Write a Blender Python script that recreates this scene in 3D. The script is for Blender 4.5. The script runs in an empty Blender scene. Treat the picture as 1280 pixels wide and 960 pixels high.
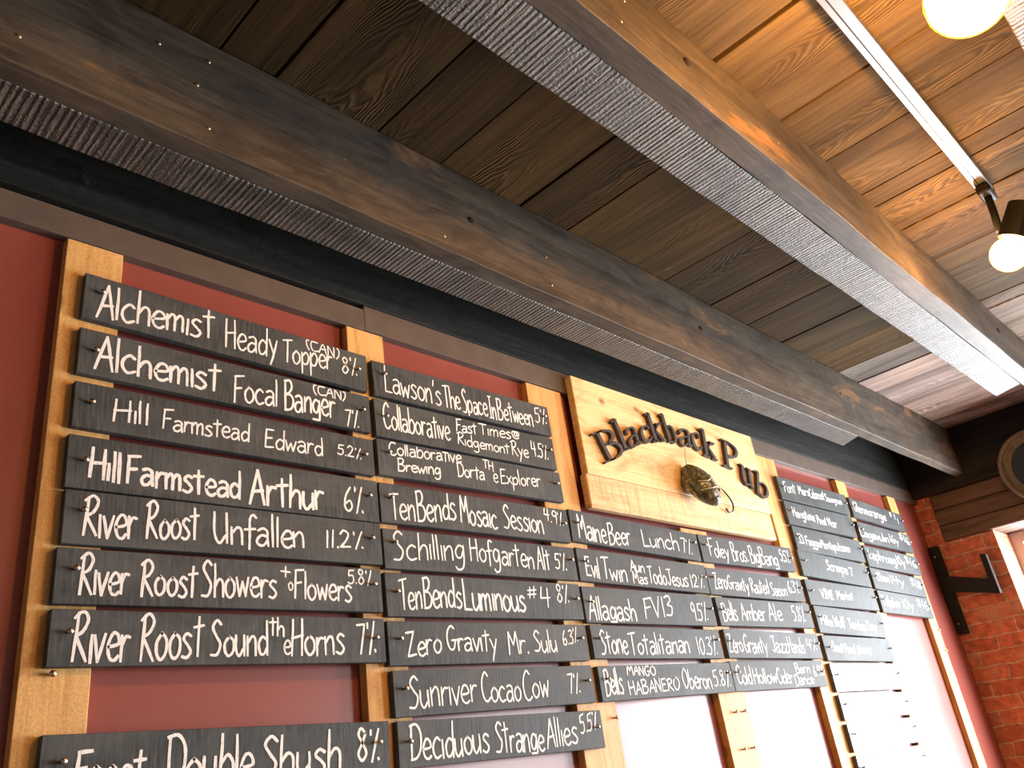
import bpy, bmesh, math, random
from mathutils import Vector, Matrix
C = bpy.context.scene.collection
random.seed(7)
Z0 = 1.45            # height of the camera above the floor
# ------------------------------------------------------------------ camera
cam_d = bpy.data.cameras.new('camera'); cam = bpy.data.objects.new('camera', cam_d); C.objects.link(cam)
cam_d.sensor_width = 36; cam_d.lens = 1029.16 / 1280 * 36; cam_d.clip_start = 0.02
r_ = Vector((0.69994, -0.70141, -0.13457)); d_ = Vector((0.21545, 0.387, -0.89655)); f_ = Vector((0.68093, 0.59854, 0.422))
M = Matrix((r_, -d_, -f_)).transposed().to_4x4(); M.translation = (0, 0, Z0); cam.matrix_world = M
bpy.context.scene.camera = cam
# ------------------------------------------------------------------ light
sc = bpy.context.scene
sc.view_settings.view_transform = 'Standard'; sc.view_settings.look = 'None'
sc.view_settings.gamma = 1; sc.view_settings.use_curve_mapping = False
sc.view_settings.exposure = 0.25
w = bpy.data.worlds.new('sky'); sc.world = w; w.use_nodes = True
w.node_tree.nodes['Background'].inputs[0].default_value = (0.85, 0.93, 1, 1)
w.node_tree.nodes['Background'].inputs[1].default_value = 3.0
def window_light(name, y0, y1, z0, z1, x, radiance, col):
    d = bpy.data.lights.new(name, 'AREA'); d.shape = 'RECTANGLE'; d.size = abs(y1 - y0); d.size_y = z1 - z0
    d.energy = radiance * d.size * d.size_y * math.pi; d.color = col
    o = bpy.data.objects.new(name, d); C.objects.link(o)
    o.location = (x, (y0 + y1) / 2, Z0 + (z0 + z1) / 2)
    o.rotation_euler = (math.radians(90), 0, math.radians(90))   # shines towards -X
    return o
WIN_A = (-0.75, 0.975, -0.75, 0.70)     # y0 y1 z0 z1 of the opening beside the menu wall
WIN_FILL = (-3.2, -1.35, -0.75, 0.70)  # added opening out of view, put in to even the light on the left
window_light('daylight_near_window', WIN_A[0], WIN_A[1], WIN_A[2], WIN_A[3], 4.66, 30, (0.91, 0.96, 1))
window_light('fill_light_added_window', WIN_FILL[0], WIN_FILL[1], WIN_FILL[2], WIN_FILL[3], 4.66, 17, (0.93, 0.97, 1))  # fill for the far left of the menu, through the added opening

# ------------------------------------------------------------------ helpers
def link(name, me, mat=None, parent=None):
    o = bpy.data.objects.new(name, me); C.objects.link(o)
    if mat is not None: me.materials.append(mat)
    if parent is not None: o.parent = parent
    return o
def mesh_of(bm, name, smooth=False):
    me = bpy.data.meshes.new(name); bm.normal_update(); bm.to_mesh(me); bm.free()
    if smooth:
        for p in me.polygons: p.use_smooth = True
    return me
def obj(name, bm, mat, parent=None, smooth=False): return link(name, mesh_of(bm, name, smooth), mat, parent)
def thing(name, label, cat, loc=(0, 0, 0), rot=(0, 0, 0), group=None):
    o = bpy.data.objects.new(name, None); C.objects.link(o); o.empty_display_size = .05
    o.location = loc; o.rotation_euler = rot
    tag(o, label, cat, group); return o
def tag(o, label, cat, group=None):
    o['label'] = label; o['category'] = cat
    if group: o['group'] = group
    return o
def struct(o): o['kind'] = 'structure'; return o
def box(bm, x0, x1, y0, y1, z0, z1, bev=0.0):
    r = bmesh.ops.create_cube(bm, size=1)
    vs = r['verts']
    for v in vs:
        v.co = Vector((x0 + (v.co.x + .5) * (x1 - x0), y0 + (v.co.y + .5) * (y1 - y0), z0 + (v.co.z + .5) * (z1 - z0)))
    if bev > 0:
        es = list({e for v in vs for e in v.link_edges})
        bmesh.ops.bevel(bm, geom=es, offset=bev, segments=1, affect='EDGES', clamp_overlap=True)
def wbox(x0, x1, y0, y1, z0, z1, bev=0.0):      # heights measured from the camera's level
    bm = bmesh.new(); box(bm, x0, x1, y0, y1, z0 + Z0, z1 + Z0, bev); return bm
def tube(bm, pts, r, seg=10, cap=True):
    pts = [Vector(p) for p in pts]; rings = []
    rad = r if isinstance(r, (list, tuple)) else [r] * len(pts)
    up = Vector((0.13, 0.31, 0.94))
    for i, p in enumerate(pts):
        t = (pts[min(i + 1, len(pts) - 1)] - pts[max(i - 1, 0)]).normalized()
        a = t.cross(up); a = a.normalized() if a.length > 1e-4 else t.orthogonal().normalized()
        b = t.cross(a)
        rings.append([bm.verts.new(p + rad[i] * (math.cos(2 * math.pi * k / seg) * a + math.sin(2 * math.pi * k / seg) * b)) for k in range(seg)])
    for A, B in zip(rings, rings[1:]):
        for k in range(seg): bm.faces.new((A[k], A[(k + 1) % seg], B[(k + 1) % seg], B[k]))
    if cap: bm.faces.new(rings[0][::-1]); bm.faces.new(rings[-1])
    bmesh.ops.recalc_face_normals(bm, faces=bm.faces)
def catmull(pts, n=5):
    if len(pts) < 3: return [Vector(p) for p in pts]
    P = [Vector(p) for p in pts]; P = [2 * P[0] - P[1]] + P + [2 * P[-1] - P[-2]]; out = []
    for i in range(1, len(P) - 2):
        for k in range(n):
            t = k / n
            out.append(0.5 * (2 * P[i] + (P[i + 1] - P[i - 1]) * t + (2 * P[i - 1] - 5 * P[i] + 4 * P[i + 1] - P[i + 2]) * t * t + (3 * P[i] - P[i - 1] - 3 * P[i + 1] + P[i + 2]) * t ** 3))
    out.append(P[-2]); return out
# ------------------------------------------------------------------ materials
class NT:
    def __init__(s, name):
        s.m = bpy.data.materials.new(name); s.m.use_nodes = True; s.t = s.m.node_tree
        s.b = s.t.nodes['Principled BSDF']
    def n(s, typ, **kw):
        nd = s.t.nodes.new(typ)
        for k, v in kw.items():
            if k.startswith('i_'):
                nd.inputs[int(k[2:]) if k[2:].isdigit() else k[2:].replace('_', ' ')].default_value = v
            else: setattr(nd, k, v)
        return nd
    def l(s, a, b): s.t.links.new(a, b)
    def coord(s, scale, offset_attr=None, rnd=False, rot=(0, 0, 0)):
        tc = s.n('ShaderNodeTexCoord'); src = tc.outputs['Object']
        if offset_attr:
            at = s.n('ShaderNodeAttribute', attribute_name=offset_attr); ad = s.n('ShaderNodeVectorMath', operation='ADD')
            s.l(src, ad.inputs[0]); s.l(at.outputs['Vector'], ad.inputs[1]); src = ad.outputs[0]
        if rnd:
            oi = s.n('ShaderNodeObjectInfo'); mu = s.n('ShaderNodeMath', operation='MULTIPLY', i_1=37.0); s.l(oi.outputs['Random'], mu.inputs[0])
            ad = s.n('ShaderNodeVectorMath', operation='ADD'); s.l(src, ad.inputs[0]); s.l(mu.outputs[0], ad.inputs[1]); src = ad.outputs[0]
        mp = s.n('ShaderNodeMapping'); mp.inputs['Scale'].default_value = scale; mp.inputs['Rotation'].default_value = rot
        s.l(src, mp.inputs['Vector']); return mp.outputs[0]
    def noise(s, vec, scale=1, detail=4, rough=.55, dist=0):
        nd = s.n('ShaderNodeTexNoise'); nd.inputs['Scale'].default_value = scale; nd.inputs['Detail'].default_value = detail
        nd.inputs['Roughness'].default_value = rough; nd.inputs['Distortion'].default_value = dist; s.l(vec, nd.inputs['Vector']); return nd.outputs['Fac']
    def ramp(s, fac, stops, interp='LINEAR'):
        r = s.n('ShaderNodeValToRGB'); cr = r.color_ramp; cr.interpolation = interp
        while len(cr.elements) < len(stops): cr.elements.new(.5)
        for e, (p, c) in zip(cr.elements, stops): e.position = p; e.color = (*c, 1) if len(c) == 3 else c
        s.l(fac, r.inputs[0]); return r.outputs[0]
    def mix(s, a, b, fac, blend='MIX'):
        m = s.n('ShaderNodeMix', data_type='RGBA', blend_type=blend)
        for v, i in ((fac, 0), (a, 6), (b, 7)):
            if isinstance(v, (int, float)): m.inputs[i].default_value = v
            elif isinstance(v, tuple): m.inputs[i].default_value = (*v, 1)
            else: s.l(v, m.inputs[i])
        return m.outputs[2]
    def math(s, op, a, b=None):
        m = s.n('ShaderNodeMath', operation=op)
        for i, v in enumerate((a, b)):
            if v is None: continue
            if isinstance(v, (int, float)): m.inputs[i].default_value = v
            else: s.l(v, m.inputs[i])
        return m.outputs[0]
    def bump(s, h, strength=.4, dist=.004, prev=None):
        b = s.n('ShaderNodeBump'); b.inputs['Strength'].default_value = strength; b.inputs['Distance'].default_value = dist
        s.l(h, b.inputs['Height'])
        if prev is not None: s.l(prev, b.inputs['Normal'])
        return b.outputs[0]
    def done(s, col=None, rough=.6, spec=.4, normal=None, metal=0):
        i = s.b.inputs
        for key, v in (('Base Color', col), ('Roughness', rough), ('Metallic', metal), ('Specular IOR Level', spec), ('Normal', normal)):
            if v is None: continue
            if isinstance(v, (int, float)): i[key].default_value = v
            elif isinstance(v, tuple): i[key].default_value = (*v, 1)
            else: s.l(v, i[key])
        return s.m
def axscale(ax, along, across):
    v = [across] * 3; v['xyz'.index(ax)] = along; return tuple(v)

def mat_planks():
    s = NT('weathered_plank')
    at = s.n('ShaderNodeAttribute', attribute_name='tint'); lc = s.n('ShaderNodeAttribute', attribute_name='plank')
    sp = s.n('ShaderNodeSeparateXYZ'); s.l(lc.outputs['Vector'], sp.inputs[0])
    g = s.noise(s.coord((60, 2.2, 60), 'pofs'), 1, 6, .6, .6)
    g2 = s.noise(s.coord((8, 1.3, 8), 'pofs'), 1, 4, .55, .8)
    n3 = s.noise(s.coord((14, 4, 14), 'pofs'), 1, 3, .5)
    lx2 = s.math('MULTIPLY', s.math('MULTIPLY', sp.outputs[0], sp.outputs[0]), 1300.0)
    f = s.math('ADD', s.math('ADD', s.math('MULTIPLY', sp.outputs[1], 17.0), lx2), s.math('MULTIPLY', n3, 9.0))
    arc = s.math('ADD', s.math('MULTIPLY', s.math('SINE', s.math('MULTIPLY', f, 6.2832)), .5), .5)
    mask = s.ramp(s.noise(s.coord((4, 2.2, 4), 'pofs'), 1, 3, .5), [(.45, (0,) * 3), (.62, (1,) * 3)])
    c = s.mix(at.outputs['Color'], s.ramp(g, [(.3, (.66,) * 3), (.5, (.95,) * 3), (.7, (1.25,) * 3)]), 1.0, 'MULTIPLY')
    c = s.mix(c, s.ramp(g2, [(.32, (.5, .47, .44)), (.5, (.95, .95, .95)), (.68, (1.3, 1.25, 1.15))]), .85, 'MULTIPLY')
    c = s.mix(c, s.ramp(arc, [(.0, (.6, .58, .56)), (.6, (1, 1, 1)), (.95, (1.7, 1.65, 1.55))]), s.math('MULTIPLY', mask, .8), 'MULTIPLY')
    scuff = s.ramp(s.noise(s.coord((9, 3, 9), 'pofs'), 1, 6, .7, 1.2), [(.70, (0, 0, 0)), (.78, (1, 1, 1))])
    c = s.mix(c, (.3, .22, .14), s.math('MULTIPLY', scuff, .6))
    h = s.math('ADD', g, s.math('MULTIPLY', s.math('MULTIPLY', arc, mask), .8))
    return s.done(c, .82, .1, s.bump(h, .45, .004))
def mat_beam_side():
    s = NT('stained_beam_board')
    g = s.noise(s.coord((1.3, 22, 22)), 1, 8, .6, 1.0)
    c = s.ramp(g, [(.3, (.05, .038, .027)), (.5, (.08, .062, .045)), (.7, (.115, .092, .07))])
    st = s.noise(s.coord((2.2, 6, 6)), 1, 4, .55, 1.2)
    c = s.mix(c, (.05, .045, .042), s.ramp(st, [(.53, (0, 0, 0)), (.66, (.75,) * 3)]))
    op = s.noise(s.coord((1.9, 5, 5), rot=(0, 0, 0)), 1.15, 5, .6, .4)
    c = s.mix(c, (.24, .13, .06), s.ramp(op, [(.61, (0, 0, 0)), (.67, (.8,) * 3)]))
    fg = s.noise(s.coord((9, 160, 160)), 1, 5, .65, .4)
    c = s.mix(c, s.ramp(fg, [(.3, (.62,) * 3), (.5, (1,) * 3), (.7, (1.35,) * 3)]), .8, 'MULTIPLY'); g = s.math('ADD', g, s.math('MULTIPLY', fg, .5))
    bl = s.noise(s.coord((5, 11, 11)), 1, 5, .65, 1.6)
    c = s.mix(c, s.ramp(bl, [(.36, (.5, .5, .52)), (.52, (1,) * 3), (.68, (1.35, 1.28, 1.15))]), .75, 'MULTIPLY')
    vor = s.n('ShaderNodeTexVoronoi'); vor.inputs['Scale'].default_value = 7; s.l(s.coord((1, 1, 1)), vor.inputs['Vector'])
    c = s.mix(c, (.02, .016, .013), s.ramp(vor.outputs['Distance'], [(.028, (1,) * 3), (.045, (0,) * 3)]))
    return s.done(c, .58, .25, s.bump(g, .35, .003))
def mat_rough():
    s = NT('rough_sawn_timber')
    wv = s.n('ShaderNodeTexWave', wave_type='BANDS', bands_direction='X'); wv.inputs['Scale'].default_value = 1
    wv.inputs['Distortion'].default_value = 3.5; wv.inputs['Detail'].default_value = 4; wv.inputs['Detail Scale'].default_value = 1.4
    s.l(s.coord((30, 3, 5), rot=(0, 0, .15)), wv.inputs['Vector'])
    k = s.noise(s.coord((150, 9, 9)), 1, 4, .6, .5); f = s.noise(s.coord((190, 190, 190)), 1, 3, .6)
    big = s.noise(s.coord((2.0, 9, 9)), 1, 4, .55, .4); mod = s.noise(s.coord((5, 5, 5)), 1, 3, .5)
    h = s.math('ADD', s.math('MULTIPLY', wv.outputs['Fac'], s.math('MULTIPLY', mod, .6)), s.math('ADD', s.math('MULTIPLY', k, .9), s.math('MULTIPLY', f, .6)))
    c = s.ramp(h, [(.6, (.018, .014, .010)), (.95, (.058, .048, .036)), (1.25, (.13, .112, .09))])
    c = s.mix(c, (.022, .017, .013), s.ramp(big, [(.58, (0, 0, 0)), (.68, (.85,) * 3)]))
    return s.done(c, .46, .65, s.bump(h, .85, .007))
def mat_black(name, a, b, ax='x'):
    s = NT(name)
    g = s.noise(s.coord(axscale(ax, 2.5, 24)), 1, 7, .6, .8)
    c = s.ramp(g, [(.35, a), (.7, b)])
    sp = s.noise(s.coord((14, 14, 14)), 1, 6, .7, .5)
    c = s.mix(c, tuple(x * 3.2 + .012 for x in b), s.ramp(sp, [(.69, (0, 0, 0)), (.76, (.55,) * 3)]))
    return s.done(c, .68, .2, s.bump(s.math('ADD', g, s.math('MULTIPLY', sp, 1.2)), .6, .005))
def mat_pine(name, dark, mid, light, ax, knots=True, saw=False):
    s = NT(name)
    g = s.noise(s.coord(axscale(ax, 3, 60), rnd=True), 1, 7, .65, .7)
    c = s.ramp(g, [(.3, dark), (.5, mid), (.72, light)])
    b = s.noise(s.coord(axscale(ax, 4, 8), rnd=True), 1, 5, .62, 1.5)
    c = s.mix(c, (mid[0] * .62, mid[1] * .48, mid[2] * .34), s.ramp(b, [(.5, (0, 0, 0)), (.7, (.75,) * 3)]))
    if knots:
        v = s.n('ShaderNodeTexVoronoi'); v.inputs['Scale'].default_value = 1; s.l(s.coord(axscale(ax, 5, 7), rnd=True), v.inputs['Vector'])
        c = s.mix(c, (.22, .095, .035), s.ramp(v.outputs['Distance'], [(.05, (.9,) * 3), (.11, (0,) * 3)]))
    fine = s.noise(s.coord((240, 240, 240), rnd=True), 1, 3, .6)
    c = s.mix(c, s.ramp(fine, [(.3, (.78,) * 3), (.7, (1.15,) * 3)]), .7, 'MULTIPLY'); g = s.math('ADD', g, s.math('MULTIPLY', fine, .7))
    if saw:
        w2 = s.noise(s.coord(axscale(ax, 190, 7), rnd=True, rot=(0, .25, 0)), 1, 3, .6)
        c = s.mix(c, (mid[0] * .5, mid[1] * .42, mid[2] * .36), s.ramp(w2, [(.52, (0, 0, 0)), (.66, (.6,) * 3)])); g = s.math('ADD', g, w2)
    return s.done(c, .6, .3, s.bump(g, .35, .002))
def mat_plain(name, col, rough=.5, spec=.5, metal=0, nscale=0, var=.2, bump=0):
    s = NT(name)
    if nscale:
        f = s.noise(s.coord((1, 1, 1)), nscale, 5, .6)
        c = s.ramp(f, [(.3, tuple(x * (1 - var) for x in col)), (.7, tuple(x * (1 + var) for x in col))])
        return s.done(c, rough, spec, s.bump(f, bump, .003) if bump else None, metal)
    return s.done(col, rough, spec, None, metal)
def mat_slate(name, r0, r1, spec):
    s = NT(name)
    g = s.noise(s.coord((230, 40, 22), rnd=True), 1, 4, .65); b = s.noise(s.coord((5, 5, 11), rnd=True), 1, 5, .6, .6)
    c = s.ramp(g, [(.35, (.030, .034, .036)), (.6, (.064, .07, .073)), (.75, (.13, .137, .14))])
    c = s.mix(c, (.11, .115, .115), s.ramp(b, [(.42, (0, 0, 0)), (.72, (.75,) * 3)]))
    ro = s.ramp(b, [(.3, (r0,) * 3), (.7, (r1,) * 3)])
    return s.done(c, ro, spec, s.bump(g, .12, .001))
def mat_chalk():
    s = NT('white_chalk')
    g = s.noise(s.coord((420, 60, 160), rnd=True), 1, 3, .6)
    c = s.ramp(g, [(.28, (.45, .45, .45)), (.4, (.86, .85, .84)), (.7, (.93, .92, .91))])
    return s.done(c, .8, .2)
def mat_brick():
    s = NT('old_red_brick')
    tc = s.n('ShaderNodeTexCoord'); geo = s.n('ShaderNodeNewGeometry')
    sp = s.n('ShaderNodeSeparateXYZ'); s.l(tc.outputs['Object'], sp.inputs[0])
    sn = s.n('ShaderNodeSeparateXYZ'); s.l(geo.outputs['True Normal'], sn.inputs[0])
    nx = s.math('ABSOLUTE', sn.outputs[0]); nr = s.math('SUBTRACT', 1.0, nx)
    u = s.math('ADD', s.math('MULTIPLY', sp.outputs[1], nx), s.math('MULTIPLY', sp.outputs[0], nr))
    cb = s.n('ShaderNodeCombineXYZ'); s.l(u, cb.inputs[0]); s.l(sp.outputs[2], cb.inputs[1])
    nz = s.n('ShaderNodeTexNoise'); nz.inputs['Scale'].default_value = 9; nz.inputs['Detail'].default_value = 3; s.l(cb.outputs[0], nz.inputs['Vector'])
    off = s.n('ShaderNodeVectorMath', operation='MULTIPLY_ADD'); s.l(nz.outputs['Color'], off.inputs[0]); off.inputs[1].default_value = (.034, .03, 0); s.l(cb.outputs[0], off.inputs[2])
    br = s.n('ShaderNodeTexBrick'); s.l(off.outputs[0], br.inputs['Vector'])
    for k, v in (('Scale', 1), ('Mortar Size', .005), ('Mortar Smooth', .5), ('Brick Width', .19), ('Row Height', .0615), ('Bias', 0)): br.inputs[k].default_value = v
    br.inputs['Color1'].default_value = (.62, .19, .105, 1); br.inputs['Color2'].default_value = (.45, .125, .07, 1); br.inputs['Mortar'].default_value = (.6, .37, .26, 1)
    f = s.noise(cb.outputs[0], 30, 6, .65); f2 = s.noise(cb.outputs[0], 7, 5, .6)
    c = s.mix(br.outputs['Color'], s.ramp(f, [(.3, (.45,) * 3), (.7, (1.4,) * 3)]), .8, 'MULTIPLY')
    c = s.mix(c, (.5, .3, .21), s.ramp(f2, [(.52, (0,) * 3), (.68, (.65,) * 3)]))
    c = s.mix(c, (.07, .04, .03), s.ramp(s.noise(cb.outputs[0], 16, 4, .6), [(.66, (0,) * 3), (.72, (.7,) * 3)]))
    h = s.math('SUBTRACT', s.math('MULTIPLY', f, .5), br.outputs['Fac'])
    return s.done(c, .85, .2, s.bump(h, .8, .008))
def mat_emit(name, col, strength):
    s = NT(name); s.b.inputs['Base Color'].default_value = (*col, 1)
    s.b.inputs['Emission Color'].default_value = (*col, 1); s.b.inputs['Emission Strength'].default_value = strength; return s.m
def mat_amber():
    s = NT('amber_bulb_glass'); t = s.n('ShaderNodeBsdfTransparent'); t.inputs[0].default_value = (1, .82, .5, 1)
    e = s.n('ShaderNodeEmission'); e.inputs[0].default_value = (1, .42, .05, 1); e.inputs[1].default_value = 1.3
    g = s.n('ShaderNodeAddShader'); s.l(t.outputs[0], g.inputs[0]); s.l(e.outputs[0], g.inputs[1])
    s.l(g.outputs[0], s.t.nodes['Material Output'].inputs[0]); return s.m

PLANK = mat_planks(); SIDE = mat_beam_side(); ROUGH = mat_rough()
BLACKWOOD = mat_black('black_stained_timber', (.007, .008, .007), (.024, .025, .022))
DARKTIMBER = mat_black('dark_oiled_timber', (.010, .008, .007), (.030, .024, .020), 'y')
LINTEL = mat_black('weathered_lintel_wood', (.06, .036, .026), (.2, .125, .09), 'y')
TRIM = mat_plain('brown_trim_paint', (.105, .08, .066), .5, .4, 0, 20, .18)
RED = mat_plain('red_wall_paint', (.26, .066, .052), .3, .5, 0, 6, .06)
PINE = mat_pine('pine_strip', (.52, .27, .085), (.7, .4, .14), (.8, .5, .2), 'z', True, False)
SIGNWOOD = mat_pine('sign_pine', (.7, .44, .19), (.84, .6, .31), (.9, .7, .43), 'x')
SIGNROUGH = mat_pine('sign_rough_pine', (.6, .37, .17), (.78, .54, .28), (.86, .65, .4), 'x', True, True)
SLATE = mat_slate('chalkboard_paint', .6, .72, .24); CLEAN = mat_slate('clean_chalkboard_paint', .3, .36, .5); CHALK = mat_chalk(); BRICK = mat_brick()
STEEL = mat_plain('screw_steel', (.5, .42, .36), .3, .5, 1)
LETTER = mat_plain('dark_letter_wood', (.055, .042, .038), .5, .4, 0, 60, .35, .2)
BLACKMETAL = mat_plain('black_powder_coat', (.010, .010, .011), .55, .2)
SILVER = mat_plain('brushed_aluminium', (.3, .3, .32), .33, .5, .9)
PLASTER = mat_plain('cream_plaster', (.42, .36, .3), .8, .2, 0, 4, .08)
FLOORWOOD = mat_pine('floor_boards', (.12, .07, .04), (.2, .12, .065), (.28, .17, .1), 'x', False)
# ------------------------------------------------------------------ the setting
CE = 1.2                       # underside of the planked ceiling
XL, XF, YR, YW = -2.6, 4.27, -3.8, 1.27
def slab(name, x0, x1, y0, y1, z0, z1, mat): return struct(obj(name, wbox(x0, x1, y0, y1, z0, z1), mat))
slab('wall_left', XL - .15, XF + .35, YW, YW + .12, -Z0, CE + .05, RED)
slab('wall_right', XL, XF, YR - .12, YR, -Z0, CE, PLASTER)
slab('wall_near', XL - .15, XL, YR - .12, YW, -Z0, CE, PLASTER)
slab('floor', XL - .15, XF + .35, YR - .12, YW + .12, -Z0 - .1, -Z0, FLOORWOOD)
bm = bmesh.new()
T = .35
def wb(y0, y1, z0, z1): box(bm, XF, XF + T, y0, y1, z0 + Z0, z1 + Z0)
wb(WIN_A[1], YW, -Z0, .70); wb(1.19, YW, .70, CE); wb(WIN_FILL[1], WIN_A[0], -Z0, .70); wb(YR - .12, WIN_FILL[0], -Z0, .70); wb(YR - .12, -3.4, .70, CE)
wb(WIN_A[0], WIN_A[1], -Z0, WIN_A[2]); wb(WIN_FILL[0], WIN_FILL[1], -Z0, WIN_FILL[2]); wb(-3.4, 1.19, .925, CE)
struct(obj('wall_far', bm, BRICK))
# window frames, each with a meeting rail, deep in the brick; the second fits the added opening
FRAME = mat_plain('painted_window_frame', (.5, .48, .44), .5, .4)
for n, (y0, y1, z0, z1) in enumerate((WIN_A, WIN_FILL)):
    bm = bmesh.new(); x0, x1 = XF + .24, XF + .30
    for a in ((y0, y1, z0, z0 + .05), (y0, y1, z1 - .05, z1), (y0, y0 + .05, z0 + .05, z1 - .05), (y1 - .05, y1, z0 + .05, z1 - .05), (y0 + .05, y1 - .05, (z0 + z1) / 2 - .02, (z0 + z1) / 2 + .02)):
        box(bm, x0, x1, a[0], a[1], a[2] + Z0, a[3] + Z0)
    struct(obj('window_%d' % (n + 1), bm, FRAME))
# ceiling planks, three bays with their own seams
SA = [-2.6, -2.4, -2.19, -1.95, -1.76, -1.5, -1.3, -1.05, -.84, -.62, -.4, -.2, .09, .3, .497, .605, .837, 1.004, 1.255, 1.424, 1.85, 2.10, 2.325, 2.553, 2.803, 3.015, 3.19, 3.37, 3.6, 4.034, 4.27]
SB = [-2.6, -2.35, -2.1, -1.9, -1.6, -1.4, -1.2, -.95, -.7, -.5, -.25, 0, .25, .5, .75, 1.0, 1.25, 1.522, 1.744, 1.958, 2.046, 2.226, 2.478, 2.596, 2.92, 3.009, 3.183, 3.4, 3.6, 4.034, 4.27]
bm = bmesh.new(); tint = bm.verts.layers.float_color.new('tint'); pofs = bm.verts.layers.float_vector.new('pofs'); plk = bm.verts.layers.float_vector.new('plank')
rng = random.Random(11)
BR = [(.115, .073, .028), (.10, .063, .026), (.135, .088, .038), (.085, .058, .030), (.105, .076, .042)]
for seams, y0, y1, bay in ((SA, .55, 1.27, 0), (SB, -.03, .55, 1), (SA, -.6, -.03, 2), (SB, -3.8, -.6, 3)):
    for i, (a, b) in enumerate(zip(seams, seams[1:])):
        before = set(bm.verts)
        g = .0035 if rng.random() < .75 else .006
        if bay == 1 and b in (1.25,): b -= .008
        dz = rng.uniform(0, .004)
        box(bm, a + g * .5, b - g * .5, y0, y1, CE + Z0 + dz, CE + Z0 + .022, .0015)
        c = rng.choice(BR); k = rng.uniform(.85, 1.15)
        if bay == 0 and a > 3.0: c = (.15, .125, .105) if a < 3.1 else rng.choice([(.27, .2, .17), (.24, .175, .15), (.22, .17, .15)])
        elif bay == 0: k *= .45; c = (c[0] * 1.15, c[1] * .97, c[2] * .62)  # shade behind the second beam worked into this bay's plank colour
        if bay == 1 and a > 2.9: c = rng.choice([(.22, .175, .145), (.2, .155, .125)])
        shift = rng.uniform(-.05, .05); sg = rng.choice((-1, 1))
        o = Vector((rng.uniform(-9, 9), rng.uniform(-9, 9), rng.uniform(-9, 9)))
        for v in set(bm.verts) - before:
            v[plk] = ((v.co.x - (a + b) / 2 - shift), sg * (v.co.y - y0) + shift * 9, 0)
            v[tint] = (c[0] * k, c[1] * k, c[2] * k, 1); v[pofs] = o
box(bm, XL - .15, XF + .35, YR - .12, YW + .12, CE + Z0 + .023, CE + Z0 + .1)
struct(obj('ceiling', bm, PLANK))
# trim boards under the black wall plate
struct(obj('trim_1', wbox(XL, .97, 1.25, YW, .902, .9555, .0006), TRIM))
struct(obj('trim_2', wbox(.971, XF - .001, 1.2505, YW, .904, .966, .0006), TRIM))
tag(obj('wall_plate_beam', wbox(XL, 4.21, 1.247, YW, .967, CE - .001, .001), BLACKWOOD), 'black-stained horizontal timber on the red wall, above the menu and behind the left beam', 'beam')
bm = wbox(4.215, XF - .001, YR, 1.246, .925, CE - .001, .004)
tag(obj('header_beam', bm, DARKTIMBER), 'near-black crosswise timber under the ceiling, over the brick end wall', 'beam')
bm = bmesh.new()
for z0, z1, dx in ((.703, .775, .0), (.777, .85, .006), (.852, .922, .003)): box(bm, 4.262 - dx, 4.61, -3.39, 1.187, z0 + Z0, z1 + Z0, .004)
tag(obj('window_lintel', bm, LINTEL), 'weathered brown boards set in the brick wall, below the dark crosswise timber', 'lintel')
# ------------------------------------------------------------------ ceiling beams
def noisy(bm, amp, fr, rnd):
    for v in bm.verts:
        v.co += Vector((0, amp * math.sin(v.co.x * fr + rnd) + amp * .6 * math.sin(v.co.x * fr * 2.7 + 1.3 * rnd), amp * .6 * math.sin(v.co.x * fr * 1.7 + 2 * rnd)))
def long_box(x0, x1, y0, y1, z0, z1, n=60, bev=.003, endcut=0):
    bm = wbox(x0, x1, y0, y1, z0, z1, bev)
    for k in range(1, n):
        x = x0 + (x1 - x0) * k / n
        bmesh.ops.bisect_plane(bm, geom=bm.verts[:] + bm.edges[:] + bm.faces[:], plane_co=(x, 0, 0), plane_no=(1, 0, 0))
    if endcut:
        for v in bm.verts:
            if v.co.x > x1 - .02: v.co.x -= endcut * (v.co.y - y0) / (y1 - y0) - endcut
    return bm
def beam(label, ys, yr, ye, zb, xr, xe, rnd):
    t = thing('ceiling_beam', label, 'beam', (0, 0, 0), group='timber beams along the ceiling')
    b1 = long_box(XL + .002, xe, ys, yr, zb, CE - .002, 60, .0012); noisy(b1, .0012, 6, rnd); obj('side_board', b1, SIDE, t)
    b2 = long_box(XL + .002, xr, yr + .0015, ye, zb + .0005, CE - .002, 110, .0015, -.05); noisy(b2, .0007, 13, rnd + 2)
    obj('rough_timber', b2, ROUGH, t)
    return t
beam('grey-brown boxed timber beam nearest the menu wall, crossing the picture above the chalkboards', .99, 1.032, 1.117, .970, 3.16, 4.212, .3)
beam('timber beam with orange-lit side, running beside the lamp track on the ceiling', .444, .4945, .594, 1.018, 3.39, 4.212, 1.7)
beam('timber beam cut off by the top right corner of the photo, beyond the large bulb', -.15, -.095, .009, 1.0, 3.4, 4.212, 3.1)

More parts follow.
